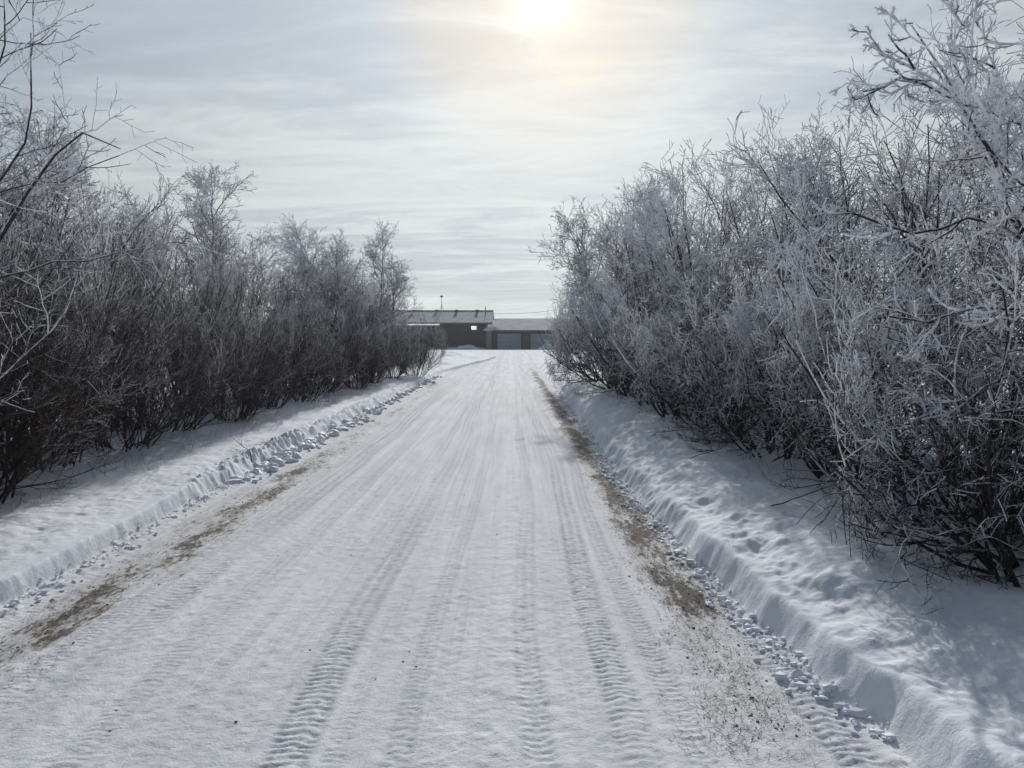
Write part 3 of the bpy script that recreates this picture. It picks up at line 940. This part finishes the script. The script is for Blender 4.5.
# window with bright pane
win = rel(MB().box(-6.1, -4.3, 97.93, 98.0, 2.75, 3.45)).build('window', M_fascia, house)
rel(MB().box(-6.0, -5.25, 97.90, 97.925, 2.82, 3.38)).build('pane', simple('dark_pane', c4(.05, .06, .07), .1), win)
rel(MB().box(-5.15, -4.5, 97.90, 97.925, 2.90, 3.36)).build('pane', M_skyglow, win)
# left porch roof
pr = MB().prism([(95.2, 3.3), (97.95, 3.62), (97.95, 3.70), (95.2, 3.46)], -18.5, -9.0)
rel(pr).build('porch_roof', simple('porch_snow', c4(.70, .72, .76), .7), house)
for px_ in (-18.2, -13.8, -9.3):
    rel(MB().box(px_ - .07, px_ + .07, 95.5, 95.64, .2, 3.33)).build('porch_post', M_fascia, house)
# antenna mast
mast = MB().cyl((-9.35, 103.2, 5.2), (-9.35, 103.2, 7.25), .035)
mo = rel(mast).build('antenna_mast', M_metal, house)
bb = MB()
for k in range(6):
    z0_, z1_ = 7.2 + .34 * k / 6, 7.2 + .34 * (k + 1) / 6
    q0, q1 = math.sin(math.pi * k / 6) * .19 + .01, math.sin(math.pi * (k + 1) / 6) * .19 + .01
    bb.cyl((-9.35, 103.2, z0_), (-9.35, 103.2, z1_), q0, q1, 10)
rel(bb).build('antenna_head', M_metal, mo, True)
for dx_ in (-.35, .35):
    rel(MB().cyl((-9.35 + dx_, 103.2, 5.3), (-9.35, 103.2, 6.3), .02, n=5)).build('brace', M_metal, mo)
rel(MB().cyl((-3.45, 100.5, 4.3), (-3.45, 100.5, 5.9), .05)).build('vent_pipe', M_metal, house)
# garage wing
gw = MB().box(-2.78, -1.85, 97.0, 105, .2, 2.72).box(-1.85, 1.15, 95.25, 105, 2.45, 2.72)
gw.box(1.15, 2.22, 95, 96, .2, 2.72).box(5.2, 9.0, 95, 96, .2, 2.72).box(2.22, 5.2, 95.25, 96, 2.45, 2.72).box(-1.85, 9.0, 96.0, 105, .2, 2.70)
gw.prism([(96, 2.72), (105, 2.72), (100.3, 4.15)], -2.7, 8.9)
rel(gw).build('garage_wall', M_brown, house)
gr = rel(MB().prism([(94.4, 2.62), (100.3, 4.20), (106, 2.62), (106, 2.78), (100.3, 4.38), (94.4, 2.78)], -2.35, 9.4)).build('garage_roof', M_snowroof, house)
rel(MB().box(-2.35, 9.4, 94.32, 94.40, 2.58, 2.80)).build('fascia', M_fascia, gr)
# flared hip over the entry
hp = MB()
hp.add([(-3.6, 94.2, 2.72), (-1.2, 94.2, 2.72), (-1.0, 97.2, 2.80), (-3.6, 97.2, 2.80), (-3.0, 95.6, 3.25), (-2.0, 95.6, 3.25), (-2.5, 99.5, 4.25), (-3.0, 99.5, 4.25)],
       [(0, 3, 2, 1), (0, 1, 5, 4), (1, 2, 5), (2, 6, 5), (4, 5, 6, 7), (0, 4, 3), (3, 4, 7), (2, 3, 7, 6)])
rel(hp).build('entry_roof', M_snowroof, house)
rel(MB().box(-3.15, -2.5, 94.5, 95.1, .2, 2.72)).build('brick_pillar', M_brick, house)
rel(MB().box(-2.45, -1.9, 96.90, 96.98, .4, 2.45)).build('entry_door', M_fascia, house)
for (a0, a1) in ((-1.80, 1.10), (2.27, 5.15)):
    g = MB()
    for k in range(4): g.box(a0, a1, 95.10, 95.2, .40 + k * .51, .40 + k * .51 + .49)
    gd = rel(g).build('garage_door', M_door, house)
    rel(MB().box(a0 - .04, a1 + .04, 95.205, 95.245, .2, 2.45)).build('door_backing', M_fascia, gd)
    rel(MB().box(a0 - .10, a1 + .10, 94.93, 94.99, 2.36, 2.46)).build('door_frame', M_fascia, gd)
rel(MB().box(1.62, 1.80, 94.78, 94.92, 2.42, 2.60)).build('wall_lamp', M_metal, house)
rel(MB().cyl((-2.95, 97.9, .4), (-2.95, 97.9, 3.6), .05, n=8)).build('downspout', M_white, house)
rel(MB().box(1.35, 2.05, 94.93, 94.99, .4, 2.4)).build('side_door', M_reddoor, house)

# power line and its pole behind the right hedge
pole = empty('utility_pole', (13, 84, .4))
tag(pole, 'wooden utility pole behind the right hedge holding the house cable', 'utility pole')
MB().cyl((0, 0, -.2), (0, 0, 7.2), .14, .10).build('pole', M_wood, pole)
MB().box(-1, 1, -.06, .06, 6.6, 6.75).build('crossarm', M_wood, pole)
cb = MB()
pA, pB = np.array([-2.6, 100.0, 5.05]), np.array([13.0, 84.0, 7.1])
prev = pA
for k in range(1, 25):
    t_ = k / 24
    q = pA * (1 - t_) + pB * t_ - np.array([0, 0, 0.9 * 4 * t_ * (1 - t_)])
    cb.cyl(prev, q, .018, n=5)
    prev = q
tag(cb.build('power_cable', M_metal), 'thin dark cable sagging from the house roof towards the right trees', 'cable')

# snow heaps and evergreens by the house
def heap(name, x, y, w_, d_, h_, seed, label):
    n = 22
    a = np.linspace(-1, 1, n)
    U, W = np.meshgrid(a, a)
    rr = np.sqrt(U ** 2 + W ** 2)
    z = h_ * np.clip(1 - rr ** 1.6, -.15, 1) * (1 + .5 * fbm(U * 3 + seed, W * 3, 3))
    Vh = np.stack([U * w_ / 2, W * d_ / 2, z], -1).reshape(-1, 3)
    ih = np.arange(n * n).reshape(n, n)
    Fh = np.stack([ih[:-1, :-1], ih[:-1, 1:], ih[1:, 1:], ih[1:, :-1]], -1).reshape(-1, 4)
    o = mesh_np(name, Vh, Fh, M_snow)
    o.location = (x, y, hz(x, y))
    return tag(o, label, 'snow heap', 'snow heaps shovelled up near the house')


heap('snow_heap', 4.6, 92.5, 3.4, 2.0, .75, 1, 'shovelled snow heap before the right garage door')
heap('snow_heap', -5.6, 95.5, 3.0, 2.0, .45, 2, 'low snow heap under the bright house window')
heap('snow_heap', -11.5, 92.0, 5.0, 3.0, .8, 3, 'wide snow heap before the porch on the left of the house')

M_needle = simple('evergreen_needles', c4(.025, .04, .03), .8, 6, c4(.05, .07, .055))


def evergreen(x, y, h_, w_, seed, label):
    rg = np.random.default_rng(seed)
    e = empty('evergreen_bush', (x, y, hz(x, y)))
    tag(e, label, 'evergreen', 'evergreens by the house porch')
    MB().cyl((0, 0, -.1), (0, 0, h_ * .8), .07, .03).build('trunk', M_wood, e)
    for nm, mat_, n, zz in (('crown', M_needle, 2600, 0), ('snow_clumps', M_snow, 500, .05)):
        t_ = rg.random(n) ** .8
        rad = w_ / 2 * (1 - t_) ** .7 * (.45 + .6 * rg.random(n))
        a_ = rg.random(n) * 6.283
        c_ = np.stack([rad * np.cos(a_), rad * np.sin(a_), .1 + t_ * h_ + zz], 1)
        d1 = norm(np.stack([np.cos(a_), np.sin(a_), -.3 + 0 * a_], 1) + .35 * rg.normal(size=(n, 3))) * .16
        d2 = norm(rg.normal(size=(n, 3))) * .06
        Vq = np.stack([c_ - d2, c_ + d1 - d2 * .3, c_ + d1 + d2 * .3, c_ + d2], 1).reshape(-1, 3)
        mesh_np(nm, Vq, np.arange(4 * n).reshape(n, 4), mat_, e, smooth=False)


evergreen(-10.6, 93.8, 1.9, 2.2, 1, 'dark snow dusted evergreen bush under the white porch roof edge')
evergreen(-8.9, 95.6, 1.0, 1.6, 2, 'small dark evergreen between the porch and the brown wall')
box = MB().box(-.55, .55, -.4, .4, .0, .62).box(-.6, .6, -.45, .45, .62, .70)
bo = box.build('storage_box', M_metal)
bo.location = (-6.9, 96.9, hz(-6.9, 96.9))
tag(bo, 'small dark storage box with lid against the brown house wall', 'storage box')

# still frosty air
hm = bpy.data.materials.new('haze'); hm.use_nodes = True
ht = NT(hm.node_tree); hm.node_tree.nodes.clear()
pv = ht.n('ShaderNodeVolumePrincipled')
pv.inputs['Color'].default_value = c4(.88, .93, 1.0)
pv.inputs['Density'].default_value = 0.0006
pv.inputs['Anisotropy'].default_value = 0.35
ho = ht.n('ShaderNodeOutputMaterial')
hm.node_tree.links.new(pv.outputs[0], ho.inputs['Volume'])
hb_ = MB().box(-4600, 4600, -1200, 5900, -1.2, 10.0).build('haze', hm)
tag(hb_, 'thin frosty air over the yard softening the distant house', 'haze', kind='stuff')
